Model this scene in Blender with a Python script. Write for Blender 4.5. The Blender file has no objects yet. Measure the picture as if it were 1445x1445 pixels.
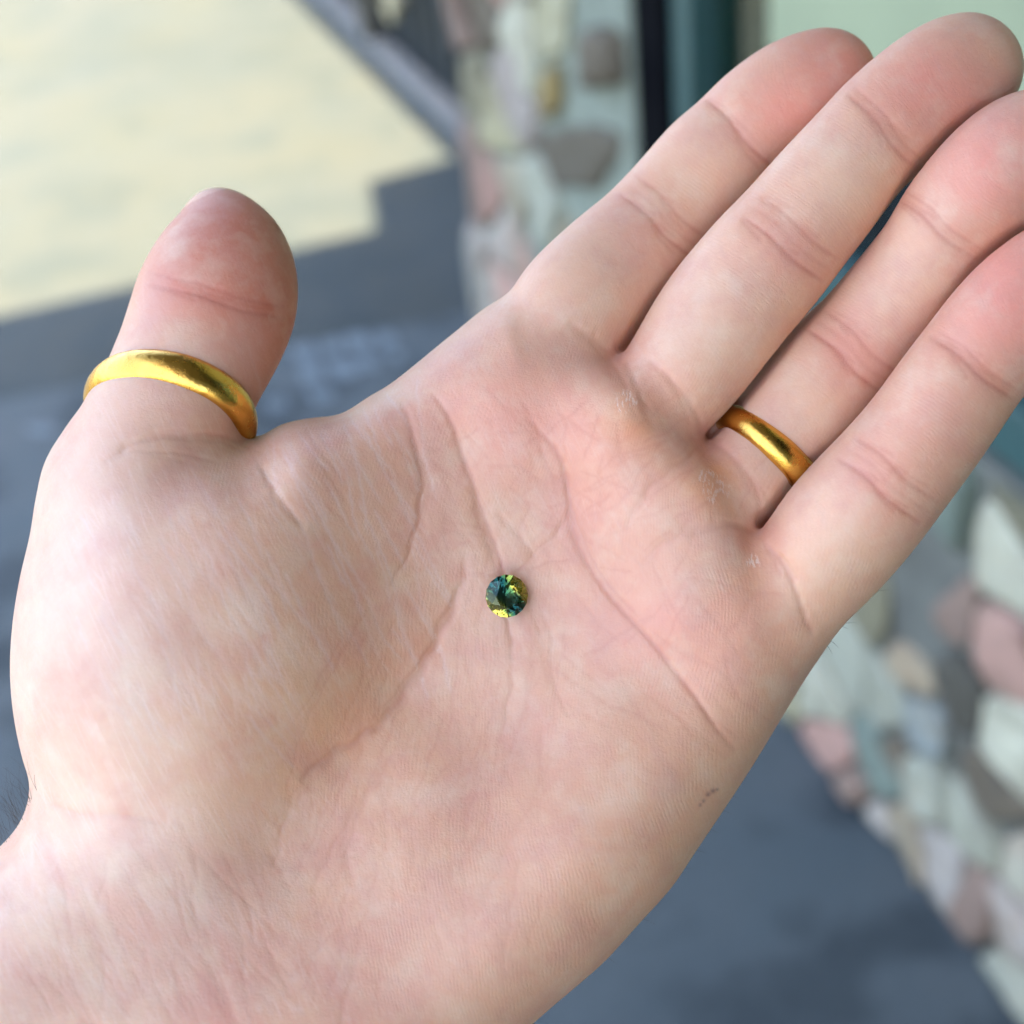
import bpy, math, random
import numpy as np
import openvdb
from mathutils import Matrix, Vector, noise as mnoise

rnd = random.Random(7)
sc = bpy.context.scene
COL = sc.collection

# ------------------------------------------------------------------ camera
F, CP = 2200.0, 722.5                      # focal length and centre, in units of 1/1445 of the frame
H = 1.4                                    # camera height in metres
def nrm(v):
    v = np.asarray(v, float); return v / np.linalg.norm(v)
_dn = nrm([1056 - CP, 3589 - CP, F])
_Y = nrm([-406 - CP, -835 - CP, F]); _Y = nrm(_Y - _Y.dot(_dn) * _dn)
_Z = -_dn; _X = np.cross(_Y, _Z)
R = np.array([_X, _Y, _Z])                 # camera axes (right, down, forward) -> world
CAMPOS = np.array([0, 0, H])
cam_d = bpy.data.cameras.new('camera'); cam = bpy.data.objects.new('camera', cam_d); COL.objects.link(cam)
M = np.column_stack([R @ [1, 0, 0], R @ [0, -1, 0], R @ [0, 0, -1]])
cam.matrix_world = Matrix.Translation(Vector(CAMPOS)) @ Matrix(M.tolist()).to_4x4()
cam_d.sensor_width = 26.0; cam_d.lens = 26.0 * F / 1445.0
cam_d.clip_start = 0.02; cam_d.clip_end = 500
DIST = 0.23                                # metres from lens to the palm
cam_d.dof.use_dof = True; cam_d.dof.focus_distance = DIST
cam_d.dof.aperture_fstop = cam_d.lens / 4.0   # an opening of about 4 mm
sc.camera = cam

# ------------------------------------------------------------------ light
SUN_EL, SUN_DIR = math.radians(79), nrm([0.22, -1.0, 0])     # where the sun stands (behind the viewer, over the building)
world = bpy.data.worlds.new('World'); sc.world = world; world.use_nodes = True
wn = world.node_tree.nodes; wl = world.node_tree.links
sky = wn.new('ShaderNodeTexSky'); sky.sky_type = 'NISHITA'; sky.sun_disc = False
sky.sun_elevation = SUN_EL
sky.sun_rotation = math.atan2(SUN_DIR[0], SUN_DIR[1])
sky.air_density = 1.0; sky.dust_density = 2.0; sky.ozone_density = 1.0
wl.new(sky.outputs[0], wn['Background'].inputs[0]); wn['Background'].inputs[1].default_value = 0.15
sun_d = bpy.data.lights.new('sun', 'SUN'); sun_d.energy = 4.4; sun_d.angle = math.radians(0.53); sun_d.color = (1, 0.855, 0.60)
sun = bpy.data.objects.new('sun', sun_d); COL.objects.link(sun)
sdir = np.array([SUN_DIR[0] * math.cos(SUN_EL), SUN_DIR[1] * math.cos(SUN_EL), math.sin(SUN_EL)])
sun.rotation_euler = Vector(sdir).to_track_quat('Z', 'Y').to_euler(); sun.location = (0, 0, 6)
vs = sc.view_settings
vs.view_transform = 'Standard'; vs.look = 'None'; vs.gamma = 1; vs.use_curve_mapping = False
vs.exposure = 2.90
sc.cycles.use_denoising = True
sc.cycles.max_bounces = 14; sc.cycles.transmission_bounces = 14; sc.cycles.diffuse_bounces = 3; sc.cycles.glossy_bounces = 3
sc.cycles.use_adaptive_sampling = True; sc.cycles.adaptive_threshold = 0.02
sc.cycles.caustics_refractive = True; sc.cycles.blur_glossy = 0.5; sc.cycles.caustics_reflective = False

# ------------------------------------------------------------------ helpers
def ray(px, py): return R @ nrm([px - CP, py - CP, F])
def ground(px, py, z=0.0):
    d = ray(px, py); return d * ((z - H) / d[2]) + CAMPOS
def onx(px, py, x):
    d = ray(px, py); return d * (x / d[0]) + CAMPOS
def srgb(*c):
    c = np.array(c, float) / 255; return tuple(np.where(c <= 0.04045, c / 12.92, ((c + 0.055) / 1.055) ** 2.4)) + (1.0,)

def link(ob, parent=None):
    COL.objects.link(ob)
    if parent: ob.parent = parent
    return ob
def mesh_obj(name, V, Fc, mat, parent=None, smooth=False):
    me = bpy.data.meshes.new(name); me.from_pydata([tuple(map(float, v)) for v in V], [], Fc); me.update()
    if smooth: me.polygons.foreach_set('use_smooth', [True] * len(me.polygons))
    if mat: me.materials.append(mat)
    return link(bpy.data.objects.new(name, me), parent)
def empty(name, loc=(0, 0, 0)):
    o = bpy.data.objects.new(name, None); o.empty_display_size = 0.05; o.location = loc; return link(o)
def tag(o, label=None, cat=None, group=None, kind=None):
    for k, v in (('label', label), ('category', cat), ('group', group), ('kind', kind)):
        if v: o[k] = v
    return o
def box_geo(x0, x1, y0, y1, z0, z1, b=0.0):
    """box with all twelve edges chamfered by b"""
    if b <= 0:
        V = [(x, y, z) for x in (x0, x1) for y in (y0, y1) for z in (z0, z1)]
        return V, [(0, 1, 3, 2), (4, 6, 7, 5), (0, 4, 5, 1), (2, 3, 7, 6), (0, 2, 6, 4), (1, 5, 7, 3)]
    import bmesh
    bm = bmesh.new()
    vs_ = [bm.verts.new(p) for p in [(x, y, z) for x in (x0, x1) for y in (y0, y1) for z in (z0, z1)]]
    for f in [(0, 1, 3, 2), (4, 6, 7, 5), (0, 4, 5, 1), (2, 3, 7, 6), (0, 2, 6, 4), (1, 5, 7, 3)]:
        bm.faces.new([vs_[i] for i in f])
    bmesh.ops.bevel(bm, geom=bm.edges[:], offset=b, segments=2, profile=0.5, affect='EDGES')
    V = [tuple(v.co) for v in bm.verts]; bm.verts.index_update(); Fc = [[v.index for v in f.verts] for f in bm.faces]
    bm.free(); return V, Fc
def box(name, x0, x1, y0, y1, z0, z1, mat, parent=None, b=0.0):
    V, Fc = box_geo(x0, x1, y0, y1, z0, z1, b)
    return mesh_obj(name, V, Fc, mat, parent)

class NT:
    """tiny node-building helper"""
    def __init__(s, name):
        s.m = bpy.data.materials.new(name); s.m.use_nodes = True
        s.n = s.m.node_tree.nodes; s.l = s.m.node_tree.links; s.b = s.n['Principled BSDF']; s.out = s.n['Material Output']
    def node(s, t, ins=None, **kw):
        nd = s.n.new(t)
        for k, v in kw.items(): setattr(nd, k, v)
        for k, v in (ins or {}).items():
            if hasattr(v, 'is_output') : s.l.new(v, nd.inputs[k])
            else: nd.inputs[k].default_value = v
        return nd
    def math(s, op, a, b=0.0, c=None):
        ins = {0: a, 1: b}
        if c is not None: ins[2] = c
        return s.node('ShaderNodeMath', ins, operation=op).outputs[0]
    def noise(s, vec, scale, detail=4, rough=0.55):
        return s.node('ShaderNodeTexNoise', {'Vector': vec, 'Scale': scale, 'Detail': detail, 'Roughness': rough}).outputs[0]
    def mix(s, f, a, b, bt='MIX'):
        nd = s.node('ShaderNodeMix', data_type='RGBA', blend_type=bt)
        for i, v in ((0, f), (6, a), (7, b)):
            if hasattr(v, 'is_output'): s.l.new(v, nd.inputs[i])
            else: nd.inputs[i].default_value = v
        return nd.outputs[2]
    def ramp(s, f, stops):
        nd = s.node('ShaderNodeValToRGB', {0: f}); e = nd.color_ramp.elements
        while len(e) < len(stops): e.new(0.5)
        for i, (p, c) in enumerate(stops): e[i].position = p; e[i].color = c
        return nd.outputs[0]
    def mrange(s, f, a, b, c, d):
        return s.node('ShaderNodeMapRange', {0: f, 1: a, 2: b, 3: c, 4: d}).outputs[0]
    def set(s, k, v):
        if hasattr(v, 'is_output'): s.l.new(v, s.b.inputs[k])
        else: s.b.inputs[k].default_value = v
    def geo(s): return s.node('ShaderNodeNewGeometry').outputs['Position']
    def obj(s): return s.node('ShaderNodeTexCoord').outputs['Object']
    def bump(s, h, strength, dist, prev=None):
        nd = s.node('ShaderNodeBump', {'Height': h, 'Strength': strength, 'Distance': dist})
        if prev is not None: s.l.new(prev, nd.inputs['Normal'])
        return nd.outputs[0]
def g(v): return (v, v, v, 1)

# ------------------------------------------------------------------ background materials
def mat_ground(name, c0, c1, stain, sc1=3.0):
    t = NT(name); p = t.geo()
    a = t.noise(p, sc1, 5); b = t.noise(p, 60, 3); c = t.noise(p, 1.3, 3)
    col = t.mix(t.mrange(a, .35, .65, 0, 1), c0, c1)
    col = t.mix(t.mrange(c, .52, .68, 0, .65), col, stain)
    w_ = t.node('ShaderNodeMapping', {'Vector': p, 'Location': (7, 3, 0), 'Scale': (1, 1.3, 1)}).outputs[0]
    col = t.mix(t.mrange(t.noise(w_, 2.6, 4), .42, .68, 0, .6), col, tuple(np.array(c1[:3]) * (1.06, 1.0, .96)) + (1,))
    col = t.mix(t.mrange(t.noise(w_, 5.5, 5), .50, .62, 0, .9), col, stain)
    col = t.mix(t.mrange(b, .3, .75, 0, .5), col, t.mix(0.5, c1, stain))
    t.set('Base Color', col); t.set('Roughness', t.mrange(a, .3, .7, .75, .95))
    t.set('Normal', t.bump(t.noise(p, 180, 4), .5, .004)); return t.m
M_asphalt = mat_ground('asphalt', (.038, .0475, .047, 1), (.050, .0555, .047, 1), (.032, .042, .041, 1))
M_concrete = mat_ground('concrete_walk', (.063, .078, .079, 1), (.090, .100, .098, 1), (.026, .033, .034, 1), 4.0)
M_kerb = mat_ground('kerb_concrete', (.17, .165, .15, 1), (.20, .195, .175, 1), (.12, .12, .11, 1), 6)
M_patch = mat_ground('pale_marks', (.17, .20, .21, 1), (.14, .165, .175, 1), (.11, .13, .135, 1), 20)
def plain(name, col, rough=.6, metal=0, nz=.25, scale=15, bump=.0):
    t = NT(name); p = t.obj(); a = t.noise(p, scale, 4)
    t.set('Base Color', t.mix(t.mrange(a, .3, .7, 0, nz), col, tuple(np.array(col[:3]) * .45) + (1,)))
    t.set('Roughness', t.mrange(a, .3, .7, rough * .85, min(1, rough * 1.15))); t.set('Metallic', metal)
    if bump: t.set('Normal', t.bump(t.noise(p, scale * 8, 4), .5, bump))
    return t.m
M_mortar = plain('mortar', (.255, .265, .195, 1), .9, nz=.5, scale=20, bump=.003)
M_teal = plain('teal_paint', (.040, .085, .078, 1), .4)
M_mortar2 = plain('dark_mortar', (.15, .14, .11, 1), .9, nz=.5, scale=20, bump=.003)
M_black = plain('black_rubber', (.003, .003, .004, 1), 1)
M_black.node_tree.nodes['Principled BSDF'].inputs['Specular IOR Level'].default_value = 0.05
M_dark = plain('dark_steel', (.030, .036, .038, 1), .5, nz=.4)
M_beige = plain('beige_paint', (.20, .18, .15, 1), .6)
M_reflection = plain('pale_green_reflection', (.35, .37, .22, 1), .6, nz=.35, scale=4)  # colour of the bright reflection painted on the window
M_plant = plain('interior_green', (.05, .11, .06, 1), .7, nz=.6, scale=8)
M_floorin = plain('interior_floor', (.12, .11, .09, 1), .5)
M_canopy = plain('canopy_paint', (.35, .34, .31, 1), .7)
t = NT('shop_glass'); t.n.remove(t.b)
gl = t.node('ShaderNodeBsdfGlossy', {'Color': (.85, .95, .9, 1), 'Roughness': .02}); tr = t.node('ShaderNodeBsdfTransparent', {'Color': (.72, .88, .80, 1)})
fr = t.node('ShaderNodeFresnel', {'IOR': 1.5})
mx = t.node('ShaderNodeMixShader', {0: t.math('MULTIPLY', fr.outputs[0], 1.6), 1: tr.outputs[0], 2: gl.outputs[0]}); t.l.new(mx.outputs[0], t.out.inputs[0]); M_glass = t.m

def mat_stone():
    t = NT('field_stone'); p = t.geo()
    info = t.node('ShaderNodeAttribute', attribute_type='OBJECT', attribute_name='tint')
    info2 = t.node('ShaderNodeAttribute', attribute_type='OBJECT', attribute_name='vein')
    a = t.noise(p, 16, 6, .7); b = t.noise(p, 40, 6, .7)
    col = t.mix(t.mrange(a, .42, .62, 0, .75), info.outputs['Color'], info2.outputs['Color'])
    col = t.mix(t.mrange(b, .35, .7, 0, .5), col, t.mix(.5, info.outputs['Color'], (.12, .10, .09, 1)))
    t.set('Base Color', col); t.set('Roughness', .75)
    t.set('Normal', t.bump(b, .6, .006)); return t.m
M_stone = mat_stone()

# ------------------------------------------------------------------ ground
ZL = -0.11                                   # the car park lies a step below the walk
EA, EB = ground(0, 560), ground(640, 440)    # edge of the walk
sl = (EB[1] - EA[1]) / (EB[0] - EA[0])
def edge_y(x): return EA[1] + sl * (x - EA[0])
mesh_obj('ground', [(-150, -150, ZL), (150, -150, ZL), (150, 250, ZL), (-150, 250, ZL)], [(0, 1, 2, 3)], M_asphalt)['kind'] = 'structure'
XW = 0.735                                   # face of the mortar bed of the shop front
# walk: a slab with a rounded nose
V = []; Fc = []
xs = np.linspace(-3.0, 1.0, 21)
for x in xs:
    y = edge_y(x)
    for yy, zz in ((-3.0, 0), (y - .02, 0), (y - .006, -.004), (y, -.014), (y + .004, ZL - .01)): V.append((x, yy, zz))
for i in range(20):
    for j in range(4): Fc.append((i * 5 + j, i * 5 + 5 + j, i * 5 + 6 + j, i * 5 + 1 + j))
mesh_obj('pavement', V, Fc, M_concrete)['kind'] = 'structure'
# pale marks near the edge of the walk
mk = []; mf = []
for (px, py, w, h) in [(430, 500, 26, 15), (468, 492, 20, 13), (505, 486, 24, 14), (545, 482, 16, 12), (440, 530, 20, 15), (485, 524, 26, 14), (455, 560, 24, 13), (520, 515, 18, 12), (60, 610, 30, 8), (390, 575, 20, 12), (560, 505, 12, 10)]:
    q = [ground(px + a * w * rnd.uniform(.7, 1), py + b * h * rnd.uniform(.7, 1)) for a, b in ((-1, -.2), (-.7, -.9), (.6, -1), (1, 0), (.7, .8), (-.5, 1))]
    k = len(mk); mk += [(a[0], a[1], .004) for a in q]; mf.append(tuple(range(k, k + 6)))
tag(mesh_obj('pavement_marking', mk, mf, M_patch), kind='structure')

# ------------------------------------------------------------------ shop front with stone veneer
SILL = 0.575
PY0, PY1 = 1.56, 2.06
shop = empty('shop_building', (XW, 1.5, 0))
tag(shop, 'shop front with stone veneer pillar, low stone wall and teal framed window', 'building')
def child(o):
    o.parent = shop; o.matrix_parent_inverse = Matrix.Translation(-Vector(shop.location)); return o
child(box('pillar', XW, XW + .30, PY0, PY1, -.02, 2.9, M_mortar, b=.006))
child(box('pillar_base', XW + .001, XW + .28, PY1 + .001, PY1 + .12, -.02, .30, M_mortar, b=.02))
child(box('light_block_wall', -.12, XW - .002, -1.0, -.9, -.02, 2.68, M_mortar))  # unseen wall added behind the camera to block light on the hand
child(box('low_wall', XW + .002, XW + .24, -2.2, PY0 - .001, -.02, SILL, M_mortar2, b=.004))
child(box('roof', XW + .001, 4.5, -3.0, 2.18, 2.9, 2.96, M_canopy))
child(box('door_gap_seal', XW + .004, XW + .12, 1.482, PY0 - .003, SILL + .002, 2.89, M_black))
wf = child(box('window_frame', XW + .012, XW + .09, 1.438, 1.480, SILL + .003, 2.89, M_teal, b=.004))
child(box('window_frame', XW + .012, XW + .09, -2.2, 1.436, SILL + .003, SILL + .062, M_teal, b=.004))
child(box('window_frame', XW + .012, XW + .09, .02, .07, SILL + .064, 2.89, M_teal, b=.004))
child(box('window_pane', XW + .045, XW + .051, .072, 1.436, SILL + .064, 2.88, M_glass))
child(box('window_pane', XW + .045, XW + .051, -2.2, .018, SILL + .064, 2.88, M_glass))
child(box('reflection_panel', XW + .036, XW + .040, .10, 1.315, .80, 2.2, M_reflection))  # panel standing in for the bright outdoor reflection on the glass
child(box('display_board', XW + .23, XW + .25, 1.2, 1.9, .2, 2.6, M_plant, b=.003))
child(box('interior_wall', XW + 2.2, XW + 2.25, -2.2, 2.0, -.02, 2.9, M_plant))
child(box('interior_floor', XW + .25, XW + 2.2, -2.2, 2.0, -.03, .002, M_floorin))

# stones: Voronoi cells of seeds on the wall face, colours read off the stones that stand there
PALE, CREAM, WHITE = (.50, .53, .48), (.52, .50, .36), (.62, .64, .58)
BROWN, DARK, OLIVE = (.14, .115, .085), (.085, .08, .065), (.22, .21, .15)
PINK, MAUVE, LAV = (.50, .31, .29), (.27, .19, .17), (.48, .45, .47)
BLUE, TEALS, SKYB = (.27, .33, .38), (.19, .25, .24), (.40, .43, .40)
BEIGE, OCHRE, GREY = (.40, .35, .28), (.36, .27, .10), (.30, .31, .31)
seeds = [  # pixel of the stone's middle, colour, size factor (0 = bare mortar)
 (640, 30, MAUVE, .95), (668, 130, OLIVE, .95), (750, 60, 'own', 0),
 (705, 185, CREAM, .9), (662, 235, MAUVE, .9), (690, 270, PINK, .85), (800, 225, 'own', 0), (845, 85, 'own', 0), (766, 310, SKYB, .95),
 (715, 340, LAV, .95), (740, 390, PINK, .85), (672, 395, GREY, .9), (690, 430, LAV, .9), (770, 400, TEALS, .9), (812, 100, None, 0), (800, 10, None, 0),
 (890, 60, None, 0), (890, 180, None, 0), (885, 290, None, 0), (835, 160, None, 0), (840, 330, None, 0), (845, 10, None, 0), (720, 250, BEIGE, .85),
 (1412, 780, WHITE, .97), (1440, 725, OLIVE, .9), (1300, 800, None, 0), (1260, 745, LAV, .9), (1225, 850, OLIVE, .9), (1290, 880, None, 0), (1405, 930, PINK, .97), (1425, 1040, WHITE, .98),
 (1345, 965, DARK, .9), (1335, 860, MAUVE, .95), (1190, 940, SKYB, .95), (1245, 1000, SKYB, .95), (1285, 945, BEIGE, .85), (1148, 975, WHITE, .95), (1172, 1060, PINK, .95),
 (1205, 1120, MAUVE, .9), (1240, 1085, TEALS, .95), (1268, 1060, BROWN, .8), (1300, 1030, BLUE, .9), (1312, 1110, SKYB, .95), (1368, 1155, PALE, .95), (1400, 1130, BROWN, .95),
 (1280, 1180, BEIGE, .9), (1335, 1225, LAV, .95), (1385, 1275, MAUVE, .95), (1420, 1310, LAV, .95), (1436, 1385, SKYB, .95), (1438, 1215, PALE, .9), (1230, 1165, LAV, .9), (1330, 700, TEALS, .9)]
S = []
for px, py, c, k in seeds:
    q = onx(px, py, XW - .01); S.append((q[1], q[2], c, k))
pal = [PALE, CREAM, WHITE, BROWN, OLIVE, PINK, MAUVE, LAV, BLUE, SKYB, BEIGE, GREY]
tries = 0
while tries < 9000 and len(S) < 250:
    tries += 1
    y = rnd.uniform(-.85, PY1 + .05); z = rnd.uniform(0, 2.0 if y > PY0 else SILL)
    if all((y - s[0]) ** 2 + (z - s[1]) ** 2 > (.11 if rnd.random() < .7 else .075) ** 2 for s in S): S.append((y, z, rnd.choice(pal), .92))
def clip(poly, nx_, ny_, d):
    out = []
    for i in range(len(poly)):
        a, b = poly[i], poly[(i + 1) % len(poly)]; da = a[0] * nx_ + a[1] * ny_ - d; db = b[0] * nx_ + b[1] * ny_ - d
        if da <= 0: out.append(a)
        if da * db < 0:
            tt = da / (da - db); out.append((a[0] + (b[0] - a[0]) * tt, a[1] + (b[1] - a[1]) * tt))
    return out
def stone_mesh(poly, cx, cy, thick):
    """pillowed stone: outline rings shrinking and rising from the mortar, broken by noise"""
    P = []
    for i in range(len(poly)):
        a, b = np.array(poly[i]), np.array(poly[(i + 1) % len(poly)])
        n_ = max(1, int(np.linalg.norm(b - a) / .018))
        for j in range(n_): P.append(a + (b - a) * j / n_)
    P = np.array(P)
    for _ in range(1): P = (P + .35 * (np.roll(P, 1, 0) + np.roll(P, -1, 0))) / 1.7
    C_ = P.mean(0); nP = len(P); V = []; Fc = []
    for k, (s, h) in enumerate(((1.0, -.012), (.985, .55), (.93, .90), (.68, 1.0), (.33, 1.04))):
        for p in P:
            q = C_ + (p - C_) * s
            nz = mnoise.noise(Vector((q[0] * 14 + cx * 9, q[1] * 14, k * .3 + cy * 5)))
            V.append((-thick * h * (1 + .9 * nz) if h > 0 else .012, q[0] + .010 * nz, q[1] + .009 * mnoise.noise(Vector((q[0] * 17 + 5, q[1] * 17, cy * 7)))))
    V.append((-thick * 1.04, C_[0], C_[1]))
    for k in range(4):
        for i in range(nP): Fc.append((k * nP + i, k * nP + (i + 1) % nP, (k + 1) * nP + (i + 1) % nP, (k + 1) * nP + i))
    for i in range(nP): Fc.append((4 * nP + i, 4 * nP + (i + 1) % nP, 5 * nP))
    return V, Fc
OWN = [([(702, -20), (738, -20), (742, 60), (748, 130), (738, 160), (716, 110), (700, 50)], WHITE), ([(744, -20), (800, -20), (793, 70), (785, 84), (752, 90), (745, 40)], CREAM),
       ([(755, 96), (784, 90), (786, 150), (772, 178), (752, 140)], OCHRE), ([(818, 42), (868, 40), (873, 128), (824, 130)], BROWN),
       ([(737, 188), (790, 180), (866, 182), (864, 228), (830, 270), (775, 268), (748, 230)], (.115, .10, .078))]
OWN = [([tuple(onx(px, py, XW - .012)[1:]) for px, py in pl_], c_) for pl_, c_ in OWN]
ALL = [(y, z, c, k, None) for y, z, c, k in S] + [(np.mean([p[0] for p in pl_]), np.mean([p[1] for p in pl_]), c_, 1.0, pl_) for pl_, c_ in OWN]
for i, (y, z, c, k, own) in enumerate(ALL):
    if c is None or c == 'own': continue
    if y > PY0: poly = [(PY0 + .05, -.0), (PY1 + .16 - .16 * min(.9, z), -.0), (PY1 + .16 - .16 * min(.9, z), 2.88), (PY0 + .05, 2.88)]
    else: poly = [(-1.1, 0), (PY0, 0), (PY0, SILL - .004), (-1.1, SILL - .004)]
    if own: poly = own
    for j, s in enumerate(S if not own else []):
        if j == i: continue
        dx, dy = s[0] - y, s[1] - z; dd = math.hypot(dx, dy)
        if dd > .6: continue
        m_ = .5 * dd - .002 - (.010 if s[2] is None else 0)
        poly = clip(poly, dx / dd, dy / dd, (y * dx + z * dy) / dd + m_)
        if len(poly) < 3: break
    if len(poly) < 3: continue
    pa = np.array(poly)
    if np.ptp(pa[:, 0]) < .02 or np.ptp(pa[:, 1]) < .02: continue
    cen = pa.mean(0); poly = [tuple(cen + (p - cen) * (k if k < .85 else min(.99, k + .04))) for p in pa]
    Vs, Fs = stone_mesh(poly, y, z, rnd.uniform(.008, .020))
    Vs = [(v[0], v[1] - cen[0], v[2] - cen[1]) for v in Vs]
    o = mesh_obj('stone', Vs, Fs, M_stone, smooth=True)
    o.location = (XW, cen[0], cen[1]); child(o)
    j = rnd.uniform(.85, 1.12)
    o['tint'] = [min(.75, v * j * q) for v, q in zip(c, (.86, .75, .57))]; v2 = rnd.choice([PALE, BEIGE, MAUVE, PINK, OLIVE, BROWN, (.40, .26, .17)]) if sum(c) > .7 else tuple(a * 1.25 for a in c); o['vein'] = [min(.75, (.3 * a + .7 * b) * q) for a, b, q in zip(c, v2, (.86, .75, .57))]

# roof over the walk, whose edge throws the shade (notch where the roof of the building itself begins)
ZC = 2.70
def sunproj(px, py, z=ZL):
    q = ground(px, py, z); return q + sdir * ((ZC - z) / sdir[2])
a0, a1 = sunproj(0, 450), sunproj(535, 328)
b0, b1 = sunproj(512, 262), sunproj(650, 242)
print('canopy', a0, a1, b0, b1)
XL = -0.55
sl0 = (a1[1] - a0[1]) / (a1[0] - a0[0])
P = [(XL, -3.2), (2.6, -3.2), (2.6, b1[1] + .1), (b0[0] + .02, b0[1]), (a1[0], a1[1]), (XL, a1[1] + sl0 * (XL - a1[0]))]
Vc = [(x, y, ZC) for x, y in P] + [(x, y, ZC + .07) for x, y in P]
n_ = len(P); Fc = [tuple(range(n_))[::-1], tuple(range(n_, 2 * n_))] + [(i, (i + 1) % n_, n_ + (i + 1) % n_, n_ + i) for i in range(n_)]
tag(mesh_obj('canopy', Vc, Fc, M_canopy), 'flat pale canopy roof over the pavement in front of the shop', 'canopy')

# ------------------------------------------------------------------ neighbour: kerb, ribbed dark steel wall, pipe
K0 = ground(655, 205, ZL); KX = K0[0]
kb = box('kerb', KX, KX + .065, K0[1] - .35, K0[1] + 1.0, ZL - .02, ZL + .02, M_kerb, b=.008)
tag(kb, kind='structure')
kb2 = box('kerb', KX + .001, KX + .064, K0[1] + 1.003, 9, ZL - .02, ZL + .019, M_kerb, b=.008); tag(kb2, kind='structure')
sw = empty('steel_wall', (KX + .15, 4.5, 0))
tag(sw, 'dark ribbed steel wall behind the pale kerb', 'wall')
def childs(o, p):
    o.parent = p; o.matrix_parent_inverse = Matrix.Translation(-Vector(p.location)); return o
childs(box('backing', KX + .095, KX + .13, 2.0, 9.0, ZL - .02, 2.9, M_dark), sw)
rib0 = None
for i in range(60):
    y = 2.35 + i * .1
    if rib0 is None:
        rib0 = box('rib', 0, .03, 0, .045, ZL - .02, 2.88, M_dark, b=.006); o = rib0
    else: o = rib0.copy(); COL.objects.link(o)
    o.location = (KX + .068, y, 0); o.parent = sw; o.matrix_parent_inverse = Matrix.Translation(-Vector(sw.location))
# vertical pipe with a round tap wheel
pq = onx(523, 40, KX + .03)
def tube(name, P, r, mat, seg=16, parent=None):
    P = [np.array(p, float) for p in P]; V = []; Fc = []
    for i, p in enumerate(P):
        d = nrm(P[min(i + 1, len(P) - 1)] - P[max(i - 1, 0)]); u = nrm(np.cross(d, [.31, .2, .93] if abs(d[2]) < .9 else [1, .1, 0])); w = np.cross(d, u)
        rr = r[i] if hasattr(r, '__len__') else r
        for k in range(seg):
            a = 2 * math.pi * k / seg; V.append(p + rr * (math.cos(a) * u + math.sin(a) * w))
    for i in range(len(P) - 1):
        for k in range(seg): Fc.append((i * seg + k, i * seg + (k + 1) % seg, (i + 1) * seg + (k + 1) % seg, (i + 1) * seg + k))
    Fc.append(tuple(range(seg))[::-1]); Fc.append(tuple(range((len(P) - 1) * seg, len(P) * seg)))
    return mesh_obj(name, V, Fc, mat, parent, smooth=True)
pipe = empty('standpipe', (pq[0], pq[1], ZL))
tag(pipe, 'beige vertical pipe with a round wheel in front of the ribbed steel wall', 'pipe')
childs(tube('pipe', [(pq[0], pq[1], ZL), (pq[0], pq[1], 1.2)], .030, M_beige), pipe)
wq = onx(550, 8, KX - .01)
M_brass = plain('dull_brass', (.55, .48, .30, 1), .35, metal=.8)
childs(tube('wheel', [(wq[0], wq[1] + .034 * math.cos(a), wq[2] + .034 * math.sin(a)) for a in np.linspace(0, 2 * math.pi, 25)], .007, M_brass, 10), pipe)
childs(tube('spindle', [(wq[0] - .01, wq[1], wq[2]), (pq[0], wq[1], wq[2]), (pq[0], pq[1], wq[2])], .008, M_brass, 10), pipe)

# ================================================================== THE HAND
U = DIST / F                                 # metres per unit at the palm
def to_world(P):
    """(x, y, height above the palm) in sketch units of the palm drawing -> world metres"""
    P = np.asarray(P, float); s = 1 - P[:, 2] / F
    c = np.stack([(P[:, 0] - CP) * s, (P[:, 1] - CP) * s, F * s], 1) * U
    return c @ R.T + CAMPOS
def spline(P, n=8, closed=False):
    P = np.asarray(P, float); out = []; m = len(P)
    for i in range(m if closed else m - 1):
        p0, p1, p2, p3 = (P[(i - 1) % m], P[i], P[(i + 1) % m], P[(i + 2) % m]) if closed else (P[max(i - 1, 0)], P[i], P[i + 1], P[min(i + 2, m - 1)])
        for t_ in np.arange(n) / n:
            out.append(.5 * ((2 * p1) + (-p0 + p2) * t_ + (2 * p0 - 5 * p1 + 4 * p2 - p3) * t_ ** 2 + (-p0 + 3 * p1 - 3 * p2 + p3) * t_ ** 3))
    if not closed: out.append(P[-1])
    return np.array(out)

STEP = 6.0
GX = np.arange(-420, 1650, STEP); GY = np.arange(-30, 1900, STEP); GZ = np.arange(-420, 330, STEP)
nx_, ny_, nz_ = len(GX), len(GY), len(GZ)
X2, Y2 = np.meshgrid(GX, GY, indexing='ij')

OUT = [(700, 425), (640, 470), (560, 535), (520, 560), (480, 584), (430, 591), (395, 600), (350, 622), (300, 600), (235, 590), (170, 590), (118, 585), (84, 618), (62, 655), (50, 705),
       (42, 755), (27, 820), (17, 885), (14, 950), (19, 1010), (30, 1065), (41, 1105), (36, 1142), (14, 1180), (-40, 1230), (-130, 1310), (-260, 1430), (-400, 1570), (-560, 1720),
       (-300, 2100), (250, 1950), (430, 1740), (600, 1580), (755, 1442), (818, 1388), (856, 1354), (905, 1300), (948, 1252), (987, 1194), (1036, 1121), (1070, 1068), (1111, 1000), (1140, 953),
       (1161, 922), (1180, 892), (1186, 860), (1150, 810), (1100, 770), (1078, 752), (1052, 700), (1030, 660), (994, 622), (950, 565), (925, 525), (890, 508), (845, 480), (790, 445), (745, 425)]
OUTS = spline(OUT, 5, closed=True)
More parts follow.
